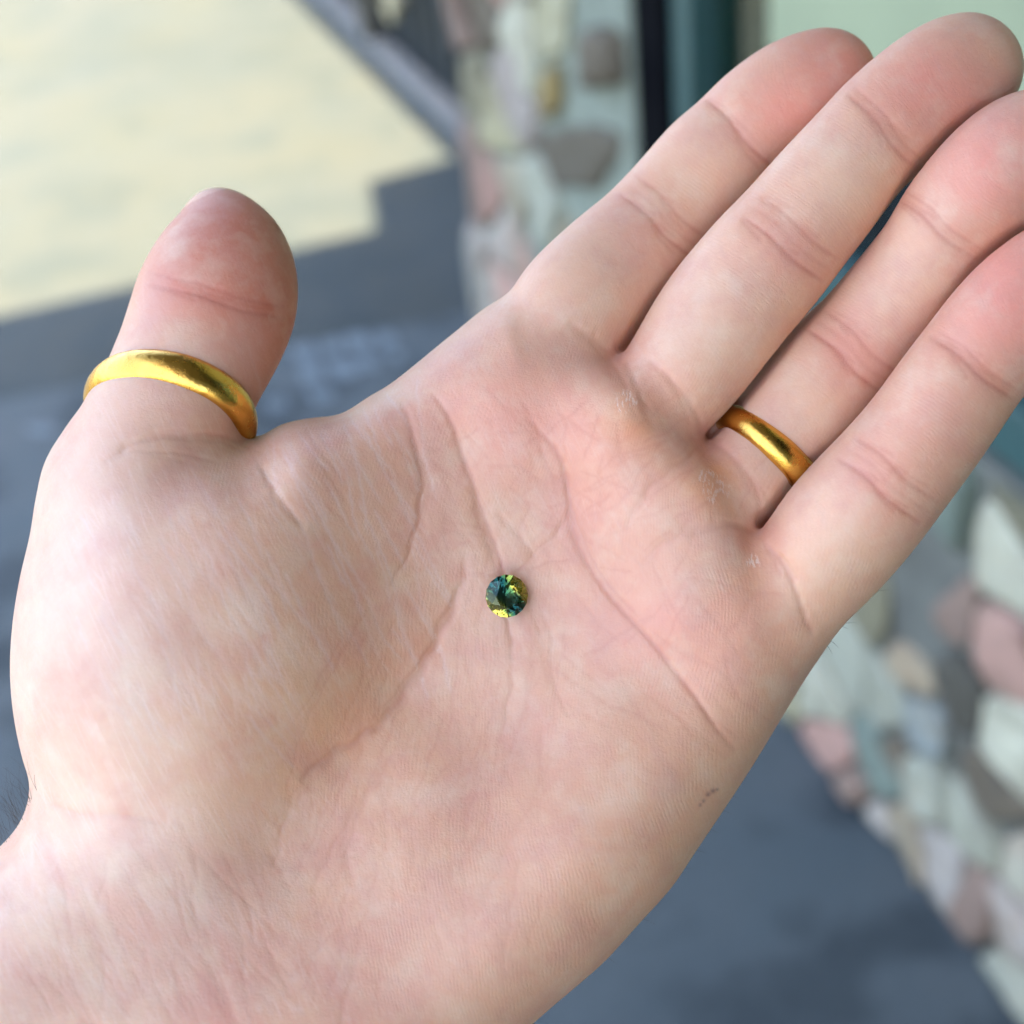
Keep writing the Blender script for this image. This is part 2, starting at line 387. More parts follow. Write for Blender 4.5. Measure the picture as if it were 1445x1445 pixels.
def sd_poly(X, Y, P):
    d = np.full(X.shape, 1e9); inside = np.zeros(X.shape, bool)
    Q = np.roll(P, -1, 0)
    for a, b in zip(P, Q):
        e = b - a; L = e.dot(e) + 1e-9
        t_ = np.clip(((X - a[0]) * e[0] + (Y - a[1]) * e[1]) / L, 0, 1)
        d = np.minimum(d, (X - a[0] - t_ * e[0]) ** 2 + (Y - a[1] - t_ * e[1]) ** 2)
        c_ = (a[1] > Y) != (b[1] > Y)
        xi = a[0] + (Y - a[1]) / (b[1] - a[1] + 1e-12) * (b[0] - a[0])
        inside ^= c_ & (X < xi)
    d = np.sqrt(d); return np.where(inside, -d, d)
D2 = sd_poly(X2, Y2, OUTS)

# palm relief: height of the palmar surface at control points
HP = [(715, 840, 0), (640, 760, 8), (690, 700, 10), (640, 640, 14), (600, 700, 22), (590, 800, 14), (640, 900, -2), (560, 960, 4), (480, 1060, 30), (420, 1130, 52), (380, 1200, 70),
      (250, 820, 138), (160, 780, 130), (120, 900, 135), (200, 950, 142), (300, 900, 130), (350, 760, 118), (420, 850, 98), (470, 750, 72), (520, 850, 44), (420, 980, 88), (500, 920, 52), (300, 1040, 120), (170, 1060, 125), (360, 1080, 92),
      (200, 660, 60), (300, 680, 85), (420, 660, 78), (500, 640, 50), (550, 600, 30), (480, 620, 45), (110, 680, 60), (250, 620, 10), (340, 640, 35),
      (620, 500, 15), (700, 470, 10), (700, 560, 28), (760, 520, 22), (780, 600, 22), (740, 640, 22), (800, 680, 14), (830, 560, 30), (885, 560, 40), (850, 640, 42), (800, 760, 6), (900, 720, 44), (950, 640, 42), (1000, 680, 48),
      (960, 780, 50), (1040, 780, 46), (880, 820, 24), (860, 880, 22), (960, 880, 52), (1050, 880, 50), (940, 950, 36), (1020, 1000, 42), (800, 900, 10), (740, 950, 10), (850, 1000, 40), (740, 1050, 30),
      (900, 1100, 70), (800, 1180, 92), (680, 1150, 62), (600, 1100, 42), (560, 1200, 76), (700, 1300, 110), (850, 1280, 100), (500, 1300, 105), (600, 1430, 128), (400, 1300, 108), (300, 1180, 98), (200, 1200, 112), (100, 1160, 110),
      (240, 1330, 138), (100, 1300, 140), (300, 1450, 165), (450, 1450, 150), (100, 1450, 178), (-100, 1400, 185), (-200, 1550, 215), (100, 1700, 205), (400, 1650, 185), (-300, 1800, 230), (1100, 900, 40), (740, 1400, 120)]
HPa = np.array(HP, float)
def rbf_fit(P, Z, lam=6.0):
    n = len(P); d = np.hypot(P[:, None, 0] - P[None, :, 0], P[:, None, 1] - P[None, :, 1]) / 100
    K = np.where(d > 0, d ** 2 * np.log(d + 1e-9), 0) + lam * .01 * np.eye(n)
    A = np.zeros((n + 3, n + 3)); A[:n, :n] = K; A[:n, n] = 1; A[:n, n + 1:] = P / 100; A[n, :n] = 1; A[n + 1:, :n] = P.T / 100
    return np.linalg.solve(A, np.concatenate([Z, [0, 0, 0]]))
def rbf_eval(w, P, X, Y):
    o = w[len(P)] + w[len(P) + 1] * X / 100 + w[len(P) + 2] * Y / 100
    for i in range(len(P)):
        d2 = ((X - P[i, 0]) ** 2 + (Y - P[i, 1]) ** 2) / 1e4
        o = o + w[i] * .5 * d2 * np.log(d2 + 1e-12)
    return o
wH = rbf_fit(HPa[:, :2], HPa[:, 2])
ZT = rbf_eval(wH, HPa[:, :2], X2, Y2) * 1.28
ZT = np.clip(ZT, -60, 260)

def smin(a, b, k):
    h = np.maximum(k - np.abs(a - b), 0) / k
    return np.minimum(a, b) - h * h * k * .25

# palm body: relief above, smooth back below, elliptic edge
axis_t = np.clip(((X2 - 700) * -.62 + (Y2 - 850) * .78) / 900, -.4, 1)        # towards the forearm
TH = 285 + 60 * np.clip(axis_t, 0, 1)                                        # thickness
TH = TH - 70 * np.clip((520 - X2) / 300, 0, 1) * np.clip((760 - Y2) / 200, 0, 1)
ZB = np.minimum(ZT, 60) - TH
ZM = (ZT + ZB) / 2; HH = (ZT - ZB) / 2
RX = 120 + 40 * np.clip((420 - X2) / 300, 0, 1) + 40 * np.clip((Y2 - 1000) / 300, 0, 1) - 70 * np.clip(1 - np.abs(X2 - 480) / 260, 0, 1) * np.clip((800 - Y2) / 120, 0, 1)
FIN = np.clip(1 - np.hypot((X2 - 1010) / 260, (Y2 - 640) / 260), 0, 1)
RX = RX - 45 * np.clip(FIN * 2, 0, 1)
q1 = (np.maximum(D2 + RX, 0) / RX)[:, :, None]
q2 = np.abs(GZ[None, None, :] - ZM[:, :, None]) / HH[:, :, None]
PW = 2.3
Fp = ((q1 ** PW + q2 ** PW) ** (1 / PW) - 1) * np.minimum(HH, RX)[:, :, None]
Fp = Fp.astype(np.float32); del q1, q2
# the sole exact edge: outside the outline always empty
X3, Y3, Z3 = GX[:, None, None], GY[None, :, None], GZ[None, None, :]

def chain(P, flat=1.0, n=5):
    """union of round cones along a spline through (x, y, z, r); flat squashes depth"""
    P = spline(P, n); lo = (P[:, :3] - P[:, 3:4]).min(0) - 60; hi = (P[:, :3] + P[:, 3:4]).max(0) + 60
    ix = slice(max(0, int((lo[0] - GX[0]) / STEP)), max(0, min(nx_, int((hi[0] - GX[0]) / STEP) + 1)))
    iy = slice(max(0, int((lo[1] - GY[0]) / STEP)), max(0, min(ny_, int((hi[1] - GY[0]) / STEP) + 1)))
    iz = slice(max(0, int((lo[2] - GZ[0]) / STEP)), max(0, min(nz_, int((hi[2] - GZ[0]) / STEP) + 1)))
    x, y, z = GX[ix][:, None, None], GY[iy][None, :, None], GZ[iz][None, None, :]
    d = np.full((x.shape[0], y.shape[1], z.shape[2]), 1e3, np.float32)
    for a, b in zip(P[:-1], P[1:]):
        e = b[:3] - a[:3]; L = e.dot(e) + 1e-6
        t_ = np.clip(((x - a[0]) * e[0] + (y - a[1]) * e[1] + (z - a[2]) * e[2]) / L, 0, 1).astype(np.float32)
        r_ = a[3] + (b[3] - a[3]) * t_
        dz = (z - a[2] - t_ * e[2]) / flat
        d = smin(d, np.sqrt((x - a[0] - t_ * e[0]) ** 2 + (y - a[1] - t_ * e[1]) ** 2 + dz ** 2) - r_, 6.0)
    return (ix, iy, iz), d

# (x, y, z of the axis, radius)
FINGERS = dict(
 index=[(730, 560, -75, 70), (775, 500, -86, 82), (812, 442, -106, 92), (862, 386, -140, 88), (915, 332, -164, 80), (950, 290, -174, 75.5), (1000, 234, -182, 76), (1032, 202, -186, 72), (1075, 164, -192, 75), (1118, 134, -198, 76), (1152, 116, -202, 72), (1172, 106, -204, 65)],
 middle=[(892, 622, -55, 66), (938, 558, -58, 78), (975, 512, -58, 87), (1022, 446, -58, 92), (1072, 382, -58, 90), (1110, 337, -60, 86), (1168, 268, -66, 83), (1223, 206, -76, 80), (1262, 170, -88, 83), (1310, 130, -106, 83), (1348, 104, -124, 80), (1372, 92, -134, 73)],
 ring=[(1000, 740, -44, 62), (1045, 690, -62, 76), (1084, 643, -80, 82), (1124, 589, -92, 89), (1167, 533, -94, 89), (1215, 485, -88, 81), (1267, 422, -78, 78), (1314, 362, -66, 79), (1352, 306, -50, 84), (1398, 256, -38, 86), (1440, 218, -36, 82), (1466, 200, -38, 74)],
 little=[(1080, 880, -38, 60), (1120, 830, -30, 82), (1165, 775, -16, 92), (1212, 722, 2, 92), (1255, 672, 14, 88), (1300, 616, 22, 85), (1340, 560, 26, 84), (1376, 510, 26, 82), (1414, 466, 24, 85), (1450, 426, 20, 83), (1480, 392, 14, 75)])
FINGERS = {k: np.array(v, float) for k, v in FINGERS.items()}
BIG = Fp
base = Fp.copy()
FD = {}
for nm, P in FINGERS.items():
    sl3, d = chain(P, .97); FD[nm] = (sl3, d)
    m = smin(base[sl3], d, 26.0)
    BIG[sl3] = np.minimum(BIG[sl3], m)
fl_ = list(FINGERS)
for A_, B_ in zip(fl_[:-1], fl_[1:]):                      # a real gap between neighbouring fingers, closing towards the web
    (sa3, da3), (sb3, db3) = FD[A_], FD[B_]
    lo = [max(p.start, q.start) for p, q in zip(sa3, sb3)]; hi = [min(p.stop, q.stop) for p, q in zip(sa3, sb3)]
    box3 = tuple(slice(p, q) for p, q in zip(lo, hi))
    a_ = da3[tuple(slice(p - r_.start, q - r_.start) for p, q, r_ in zip(lo, hi, sa3))]; b_ = db3[tuple(slice(p - r_.start, q - r_.start) for p, q, r_ in zip(lo, hi, sb3))]
    gap = np.minimum(6.0 - np.abs(a_ - b_) * .5, base[box3] - 6.0)
    BIG[box3] = np.maximum(BIG[box3], gap)
del FD
for W_ in ([(886, 520, -125, 42), (922, 482, -150, 30)], [(985, 610, -120, 42), (1026, 596, -130, 34)], [(1070, 742, -110, 42), (1112, 706, -120, 34)]):
    sl3, d = chain(W_); BIG[sl3] = smin(BIG[sl3], d, 22.0)
# thumb
THUMB = np.array([(190, 730, 0, 120), (205, 660, -38, 116), (228, 600, -62, 110), (248, 560, -80, 106), (268, 515, -104, 107), (292, 465, -132, 110), (306, 425, -156, 111), (315, 394, -180, 101), (325, 361, -200, 78), (324, 338, -216, 58)], float)
sl3, d = chain(THUMB, .95)
sl4, d4 = chain([(285, 450, -130, 84), (300, 380, -180, 68), (304, 332, -214, 48), (302, 306, -228, 36)], .95)
d_full = np.full_like(BIG, 1e3); d_full[sl3] = d; d_full[sl4] = smin(d_full[sl4], d4, 40.0)
BIG[:] = smin(BIG, d_full, 34.0); del d_full, base

# folds cut into the flesh: (polyline x, y ; half width ; depth) smooth carving on the palmar relief is done on the mesh below
grid = openvdb.FloatGrid(1000.0)
BIG = np.pad(BIG, 2, constant_values=60.0).astype(np.float32)
grid.copyFromArray(np.ascontiguousarray(BIG))
pts, quads = grid.convertToQuads(isovalue=0.0)
del BIG, Fp
P = np.array(pts, float); quads = np.array(quads)
if P.max() < 1500 and True:
    P = (P - 2) * STEP + np.array([GX[0], GY[0], GZ[0]])
print('hand base mesh', len(P), len(quads), P.min(0), P.max(0))
me = bpy.data.meshes.new('tmp'); me.from_pydata(P.tolist(), [], quads.tolist()); me.update()
tmp = link(bpy.data.objects.new('tmp', me))
md = tmp.modifiers.new('s', 'SMOOTH'); md.factor = .5; md.iterations = 3
md = tmp.modifiers.new('d', 'SUBSURF'); md.levels = 1; md.render_levels = 1
dg = bpy.context.evaluated_depsgraph_get(); me2 = bpy.data.meshes.new_from_object(tmp.evaluated_get(dg))
bpy.data.objects.remove(tmp); bpy.data.meshes.remove(me)
me = me2; me.name = 'person'
n = len(me.vertices); P = np.empty(n * 3); me.vertices.foreach_get('co', P); P = P.reshape(-1, 3)
def normals():
    me.vertices.foreach_set('co', P.ravel()); me.update()
    N = np.empty(n * 3); me.vertex_normals.foreach_get('vector', N); return N.reshape(-1, 3)
N = normals()
# make normals point outward (towards +z on the palmar side)
if np.mean(N[P[:, 2] > 60, 2]) < 0:
    me.flip_normals(); N = normals()
face_up = np.clip(N[:, 2] * 2.2, 0, 1)

def dist_line(X, Y, L, width_fn=None):
    """distance to polyline and parameter along it"""
    L = spline(np.array(L, float), 6); best = np.full(X.shape, 1e9); tp = np.zeros(X.shape); m = len(L) - 1
    for i in range(m):
        a, b = L[i], L[i + 1]; e = b - a
        t_ = np.clip(((X - a[0]) * e[0] + (Y - a[1]) * e[1]) / (e.dot(e) + 1e-9), 0, 1)
        d = (X - a[0] - t_ * e[0]) ** 2 + (Y - a[1] - t_ * e[1]) ** 2
        u = d < best; best = np.where(u, d, best); tp = np.where(u, (i + t_) / m, tp)
    return np.sqrt(best), tp
# finger membership (nearest chain) so that creases of one finger never mark its neighbour
def finger_field():
    ids = np.zeros(n, int); bd = np.full(n, 25.0); S_ = np.zeros(n); T_ = np.zeros(n)
    for k, (nm, C_) in enumerate(list(FINGERS.items()) + [('thumb', THUMB)]):
        L = spline(C_, 4)
        acc = 0
        dm = np.full(n, 1e9); s_ = np.zeros(n); t_s = np.zeros(n)
        for a, b in zip(L[:-1], L[1:]):
            e = b[:3] - a[:3]; ln = math.sqrt(e.dot(e)); t_ = np.clip((P - a[:3]) @ e / (ln * ln), 0, 1)
            d = np.linalg.norm(P - a[:3] - t_[:, None] * e, axis=1) - (a[3] + (b[3] - a[3]) * t_)
            u = d < dm; dm = np.where(u, d, dm); s_ = np.where(u, acc + t_ * ln, s_)
            side = ((P[:, 0] - a[0]) * -e[1] + (P[:, 1] - a[1]) * e[0]) / math.hypot(e[0], e[1])
            t_s = np.where(u, side, t_s); acc += ln
        u = (dm < bd) & (dm < 14); ids[u] = k + 1; bd = np.where(u, dm, bd); S_ = np.where(u, s_, S_); T_ = np.where(u, t_s, T_)
    return ids, S_, T_
ids, S_, T_ = finger_field()
LEN = {}
for k, (nm, C_) in enumerate(list(FINGERS.items()) + [('thumb', THUMB)]):
    L = spline(C_, 4); LEN[k + 1] = np.linalg.norm(np.diff(L[:, :3], axis=0), axis=1).sum()

tone = np.zeros(n); disp = np.zeros(n); red = np.zeros(n)       # height offset; how much the line reads as darker, redder skin
crng = random.Random(11)
def crease(L, w, depth, col=.5, only=None, taper=True, bulge=.0):
    if w < 4.0: return crease1(L, w, depth, col, only, taper, bulge)
    L = np.array(L, float)
    crease1(L, w * .75, depth, col * .85, only, taper, bulge)
    for k in range(3):                                     # finer strands that run beside the main fold
        i0 = crng.uniform(0, .5); i1 = i0 + crng.uniform(.3, .5); Q = spline(L, 6); m_ = len(Q)
        Q = Q[int(i0 * m_):max(int(i0 * m_) + 3, int(i1 * m_))]
        if len(Q) < 2: continue
        off = crng.choice((-1, 1)) * crng.uniform(4, 9); e = Q[-1] - Q[0]; q = np.array([-e[1], e[0]]) / (np.linalg.norm(e) + 1e-6)
        crease1(Q[::3] + q * off * (1 + np.linspace(-.6, .6, len(Q[::3])))[:, None], 2.8, depth * .35, col * .45, only)
def crease1(L, w, depth, col=.5, only=None, taper=True, bulge=.0):
    global disp, red
    L = np.array(L, float); lo = L.min(0) - 6 * w - 20; hi = L.max(0) + 6 * w + 20
    m = (P[:, 0] > lo[0]) & (P[:, 0] < hi[0]) & (P[:, 1] > lo[1]) & (P[:, 1] < hi[1]) & (face_up > .02)
    if only is not None: m &= np.isin(ids, only)
    ii = np.nonzero(m)[0]
    if not len(ii): return
    x = P[ii, 0]; y = P[ii, 1]
    wob = 2.4 * np.sin(x * .045 + y * .03) + 1.5 * np.sin(x * .11 - y * .09) + .9 * np.sin(x * .23 + y * .19)
    d, t_ = dist_line(x + wob, y + wob * .6, L)
    tp = np.clip(np.minimum(t_, 1 - t_) * 6, 0, 1) if taper else 1.0
    tp = tp ** .7 * face_up[ii]
    depth = depth * .62
    disp[ii] += -depth * (.46 * np.exp(-(d / w) ** 2) + .40 * np.exp(-(d / (4.5 * w)) ** 2)) * tp
    cc = col * (.95 * np.exp(-(d / (w * .8)) ** 2) + .22 * np.exp(-(d / (w * 3.2)) ** 2)) * tp; red[ii] = np.where(np.abs(cc) > np.abs(red[ii]), cc, red[ii])

PALM = [0, 1, 2, 3, 4, 5]
crease([(608, 552), (634, 588), (652, 640), (672, 690), (690, 745), (707, 800), (716, 860), (722, 930)], 5, 7, .55, bulge=.2)            # head line through the stone
crease([(560, 560), (584, 611), (596, 670), (588, 735), (575, 780), (552, 826)], 6, 5, .32, bulge=.2)
crease([(660, 775), (650, 826), (628, 878), (603, 926), (570, 975), (536, 1018), (482, 1057), (446, 1084), (424, 1104)], 8, 9, .42, bulge=.25)  # thenar fold
crease([(740, 585), (778, 628), (800, 679), (807, 733), (830, 800), (884, 868), (933, 921), (981, 984), (1012, 1026), (1042, 1062)], 5.5, 7, .5, bulge=.2)      # heart line
crease([(806, 735), (775, 765), (745, 795), (728, 820)], 4, 3, .25)
crease([(700, 720), (735, 760), (760, 790)], 4, 3, .22)
crease([(760, 850), (775, 900), (782, 960), (800, 1010)], 4, 2.2, .2)
crease([(715, 860), (722, 920), (716, 985), (712, 1030)], 4, 3, .25)
crease([(842, 480), (880, 540), (905, 600)], 5, 2.0, .1)
crease([(995, 628), (955, 655), (915, 690), (880, 745)], 7, 5, .2)
crease([(1078, 760), (1045, 740), (1000, 740), (950, 760), (905, 800)], 8, 5, .15)
crease([(880, 505), (905, 560), (925, 610)], 8, 4, .1)
crease([(1080, 765), (1105, 800), (1130, 850), (1150, 900)], 6, 7, .4, bulge=.2)     # base of the little finger
crease([(800, 452), (835, 478), (880, 505)], 8, 5, .2)                  # base of the index finger
crease([(905, 500), (940, 530), (975, 575), (996, 615)], 7, 5, .25)
crease([(1000, 618), (1040, 650), (1070, 700), (1078, 745)], 6, 4, .25)
crease([(150, 655), (185, 628), (225, 614), (270, 612), (325, 618), (372, 640)], 6, 6, .25, bulge=.3)   # under the thumb ring
crease([(170, 640), (215, 635), (260, 640), (320, 655)], 4, 2, .15)
crease([(365, 650), (395, 700), (430, 745)], 8, 5, .15)
crease([(40, 1112), (75, 1135), (120, 1150), (180, 1150), (240, 1165)], 6, 5, .2)     # wrist folds
crease([(420, 1120), (400, 1170), (386, 1225)], 5, 2.2, .14)
crease([(560, 1060), (510, 1130), (470, 1200), (440, 1260)], 4, 2, .2)
crease([(500, 1250), (495, 1190), (520, 1120)], 4, 2, .2)
# finger joints: pairs of folds across each finger at fractions of its length
jt = []
def joint(nm, cx, cy, w=70, gap=26, dep=3.2, col=.7, skew=0.0):
    k = list(FINGERS).index(nm) + 1 if nm != 'thumb' else 5
    C_ = FINGERS[nm] if nm != 'thumb' else THUMB
    i = int(np.argmin(np.hypot(C_[:, 0] - cx, C_[:, 1] - cy))); a, b = C_[max(0, i - 1)], C_[min(len(C_) - 1, i + 1)]
    jt.append((k, cx, cy, gap)); e = nrm((b - a)[:2]); sm = ids == k
    al = (P[:, 0] - cx) * e[0] + (P[:, 1] - cy) * e[1] - gap * .5
    global tone
    tone = np.maximum(tone, np.exp(-(al / (15 + gap * .5)) ** 2) * sm * face_up)
    q = np.array([-e[1], e[0]]) + skew * e
    for g_, dd, cc in ((0, dep, col), (gap, dep * .65, col * .7), (gap * .5, dep * .3, col * .35)):
        if g_ == 0 or gap > 0:
            c_ = np.array([cx, cy]) + e * g_
            crease([c_ - q * w * 1.1 - e * 3, c_ - q * w * .4 + e * 2.5, c_ + q * w * .3 - e * 2.5, c_ + q * w * 1.1 + e * 3], 4.5, dd, cc, only=[k])
joint('index', 930, 322, gap=34); joint('index', 1046, 190, gap=0, col=.6)
joint('middle', 1105, 352, gap=38, col=.8); joint('middle', 1248, 188, gap=14)
joint('ring', 1195, 512, gap=36, col=.8); joint('ring', 1318, 322, gap=16)
joint('little', 1240, 692, gap=38, col=.8); joint('little', 1372, 520, gap=14)
joint('thumb', 305, 425, w=95, gap=16, dep=3, col=.55, skew=.05)
# a web of small folds and wrinkles
r2 = random.Random(3)
for (x0, x1, y0, y1, ang, da, L0, L1, cnt, col) in [(340, 620, 560, 930, 64, 7, 60, 200, 70, -.30), (120, 420, 720, 1050, 62, 8, 60, 150, 60, -.26), (350, 600, 600, 900, 60, 10, 60, 130, 16, .16), (620, 880, 560, 820, 50, 40, 40, 120, 46, .26), (600, 800, 800, 1080, 96, 9, 90, 260, 18, .24), (420, 700, 900, 1200, 112, 10, 80, 220, 22, .22), (760, 1000, 560, 760, 140, 14, 60, 140, 22, .24), (820, 1060, 800, 1060, 45, 16, 60, 150, 18, .20),
        (420, 760, 1020, 1300, 100, 12, 70, 200, 30, .13), (850, 1080, 640, 900, 130, 30, 40, 120, 26, .2), (60, 420, 1200, 1445, 65, 14, 60, 150, 44, .22), (380, 560, 1120, 1400, 105, 12, 80, 180, 18, .18), (640, 800, 820, 1100, 85, 12, 60, 140, 18, .14)]:
    for _ in range(cnt):
        x, y = r2.uniform(x0, x1), r2.uniform(y0, y1); a = math.radians(ang + r2.gauss(0, da)); ln = r2.uniform(L0, L1)
        dx, dy = math.cos(a) * ln / 2, math.sin(a) * ln / 2; bx = r2.gauss(0, ln * .02)
        crease([(x - dx, y - dy), (x + bx, y - bx), (x + dx, y + dy)], 2.4, r2.uniform(.2, .9) * (1 if col > 0 else .4), col * r2.uniform(.4, 1))
# dry callus flakes
calX = np.zeros(n)
for cx, cy, s in ((884, 566, 22), (1012, 690, 26), (1062, 792, 13), (1000, 672, 16)):
    calX = np.maximum(calX, np.exp(-(((P[:, 0] - cx) ** 2 + (P[:, 1] - cy) ** 2) / (s * s))) * face_up)
P += N * disp[:, None]

# ridge phase (dermal ridges, about half a millimetre apart): smooth field, the sine is taken in the shader
x, y = P[:, 0], P[:, 1]
def lown(x, y, s, seed):
    r_ = np.random.RandomState(seed); o = 0
    for _ in range(6):
        a = r_.uniform(0, 2 * np.pi); k = r_.uniform(.6, 1.5) / s; o = o + np.sin((np.cos(a) * x + np.sin(a) * y) * k * 2 * np.pi + r_.uniform(0, 6.28))
    return o / 6
PITCH = 5.4
ang = .10 + .0
ph_palm = (x + .14 * (y - 820) + 22 * lown(x, y, 420, 1) + 5 * lown(x, y, 120, 2) + 60 * np.exp(-((x - 1010) ** 2 + (y - 700) ** 2) / 150 ** 2) - .00035 * (y - 900) ** 2) / PITCH
tipd = np.zeros(n)
ph_f = np.zeros(n)
for k in range(1, 6):
    m = ids == k
    ft = LEN[k] - S_[m]                                     # distance back from the end of the axis
    tt = T_[m]
    whorl = np.sqrt((ft - 10) ** 2 + (tt * .95) ** 2 + 9)   # loops on the pad
    across = S_[m] + .0016 * tt ** 2
    w = np.clip((ft - 90) / 60, 0, 1)
    ph_f[m] = ((LEN[k] - whorl) * (1 - w) + across * w + 6 * lown(x[m], y[m], 160, 9 + k)) / PITCH
S_end = np.where(ids > 0, S_, 0)
blendf = np.zeros(n)
for k in range(1, 6):
    m = ids == k; start = 190 if k < 5 else 160
    blendf[m] = np.clip((S_[m] - start) / 70, 0, 1)
phase = np.where(blendf > .5, ph_f, ph_palm)
amp = np.abs(blendf - .5) * 2
amp *= face_up * np.where(ids == 5, .4, np.where(ids > 0, .9, 1)) * np.clip(1.2 - np.hypot((x - 200) / 330, (y - 1000) / 420) ** -2 * .25, .15, 1)
thenar = np.exp(-(((x - 170) / 260) ** 2 + ((y - 950) / 330) ** 2)); amp *= 1 - .75 * np.clip(thenar * 1.3, 0, 1)
wrist = np.clip(((y - 1150) * .8 - (x - 330) * .75) / 130, 0, 1); amp *= 1 - wrist
amp = amp * (1 - .6 * np.clip(np.abs(red) * 2, 0, 1)) * (.65 + .35 * lown(x, y, 90, 30))

# skin colour: skin's own tones (blood, callus, thin pale skin) plus some painted shade
BASEC = np.array([.60, .405, .320])
def blob(px, py, rx, ry, c, s, a=0.0, only=None):
    ca, sa = math.cos(math.radians(a)), math.sin(math.radians(a)); dx, dy = x - px, y - py
    g_ = np.exp(-(((dx * ca + dy * sa) / rx) ** 2 + ((-dx * sa + dy * ca) / ry) ** 2)) * s
    if only is not None: g_ = g_ * np.isin(ids, only)
    global COLR
    COLR = COLR * (1 - g_[:, None]) + np.array(c) * g_[:, None]
COLR = np.tile(BASEC, (n, 1))
PK, RD, PL, YL, OR = (.68, .31, .275), (.56, .205, .165), (.72, .53, .44), (.64, .46, .31), (.62, .33, .20)
LV = (.62, .52, .50)
blob(80, 900, 170, 330, LV, .8); blob(140, 1250, 200, 150, (.70, .60, .54), .85); blob(0, 1400, 250, 220, (.70, .58, .50), .7)
blob(470, 860, 150, 220, (.50, .33, .24), .55, 15); blob(420, 1040, 130, 90, YL, .5); blob(500, 700, 150, 110, (.57, .38, .31), .4)  # brown on the thumb mound's right slope is partly painted shade
blob(660, 820, 130, 190, (.57, .41, .345), .5); blob(720, 600, 130, 90, PK, .55, 20); blob(850, 560, 110, 60, PK, .3)
blob(885, 600, 60, 50, OR, .6); blob(1010, 680, 55, 50, OR, .6); blob(1080, 840, 60, 90, OR, .35); blob(960, 900, 130, 90, PK, .5); blob(850, 720, 90, 110, PK, .35)
blob(800, 1150, 240, 170, (.63, .405, .315), .5); blob(950, 1110, 90, 160, (.60, .37, .26), .45, 35); blob(520, 1260, 120, 90, (.66, .46, .34), .4); blob(640, 1360, 200, 120, (.64, .42, .36), .5)
blob(240, 1330, 120, 60, (.60, .38, .35), .5, -40); blob(330, 1420, 120, 50, (.60, .39, .36), .5, -30); blob(60, 1180, 60, 50, (.66, .42, .34), .5)
for k, lst in {1: [(1180, 85, 60, 55, RD, .75), (1110, 155, 80, 60, PK, .8), (1010, 225, 60, 60, PL, .3), (860, 390, 90, 70, PL, .45), (905, 350, 40, 60, PK, .3)],
          2: [(1330, 120, 90, 70, PK, .75), (1300, 140, 50, 60, RD, .25), (1180, 260, 70, 70, PL, .7), (1020, 430, 80, 80, PL, .5), (1110, 345, 50, 60, PK, .5), (1385, 70, 50, 50, (.62, .36, .27), .5)],
          3: [(1400, 240, 90, 90, PK, .8), (1270, 410, 70, 70, PL, .6), (1200, 500, 50, 60, PK, .55), (1130, 590, 60, 60, PL, .6), (1060, 680, 60, 60, (.56, .38, .33), .6)],
          4: [(1440, 430, 110, 110, PK, .85), (1310, 600, 80, 80, PK, .35), (1240, 690, 50, 60, PK, .5), (1170, 760, 90, 90, PL, .5)],
          5: [(310, 320, 130, 100, (.44, .155, .10), .95), (290, 420, 110, 70, RD, .6), (250, 500, 90, 50, PL, .35), (395, 420, 80, 170, (.42, .15, .10), .85)]}.items():  # thumb: reddish skin, with shade painted into tip and right side
    for (a, b, c, d, e, s) in lst: blob(a, b, c, d, e, s, only=[k])
for cx_, cy_, r_, s_ in ((1080, 752, 26, .55), (996, 614, 26, .4), (882, 502, 28, .4), (640, 640, 22, .25), (600, 920, 30, .25), (500, 1040, 34, .25)):  # darker red spots at the finger webs and palm folds
    blob(cx_, cy_, r_, r_ * 1.3, (.46, .17, .10), s_)
for cx_, cy_, s_ in ((890, 585, .5), (1012, 668, .55), (1065, 800, .4)): blob(cx_, cy_, 38, 34, (.64, .33, .17), s_)
blob(1195, 75, 70, 60, (.60, .24, .17), .6, only=[1]); blob(1420, 400, 90, 90, (.72, .32, .30), .6, only=[4]); blob(1420, 215, 90, 90, (.70, .33, .31), .5, only=[3]); blob(1320, 130, 80, 60, (.66, .30, .27), .5, only=[2])
cu_, cv_ = x * .5 + y * .866, -x * .866 + y * .5           # reddish strands running down the wrist
stk = np.clip(lown(cv_ * 1.0, cu_ * .16, 38, 5) * 1.6 + .15, 0, 1) * np.clip(lown(x, y, 170, 6) + .6, 0, 1) * wrist
COLR = COLR * (1 - .42 * stk[:, None]) + np.array([.60, .27, .25]) * .42 * stk[:, None]
mott = .5 + .5 * lown(x, y, 60, 77); mott2 = .5 + .5 * lown(x, y, 150, 78)
COLR *= (1 + .05 * (mott2 - .5))[:, None]; COLR[:, 1:] *= (1 - .06 * (mott - .5))[:, None]
tn = .16 * tone[:, None]; COLR = COLR * (1 - tn) + COLR * np.array([.80, .52, .50]) * tn
rp = np.clip(red, 0, 1)[:, None]; COLR = COLR * np.array([1.17, .90, .675]); COLR = COLR * (1 - rp) + COLR * np.array([.70, .42, .38]) * rp
rw = np.clip(-red, 0, 1)[:, None]; COLR = COLR * (1 - rw) + np.array([.70, .56, .50]) * rw
# dark little graze near the heel of the hand
for gx, gy, s in ((1006, 1116, 3.2), (999, 1121, 3.0), (993, 1130, 2.2), (988, 1136, 2), (1012, 1114, 2)):
    g_ = np.exp(-(((x - gx) ** 2 + (y - gy) ** 2) / (s * s)))[:, None] * .8; COLR = COLR * (1 - g_) + np.array([.16, .05, .05]) * g_

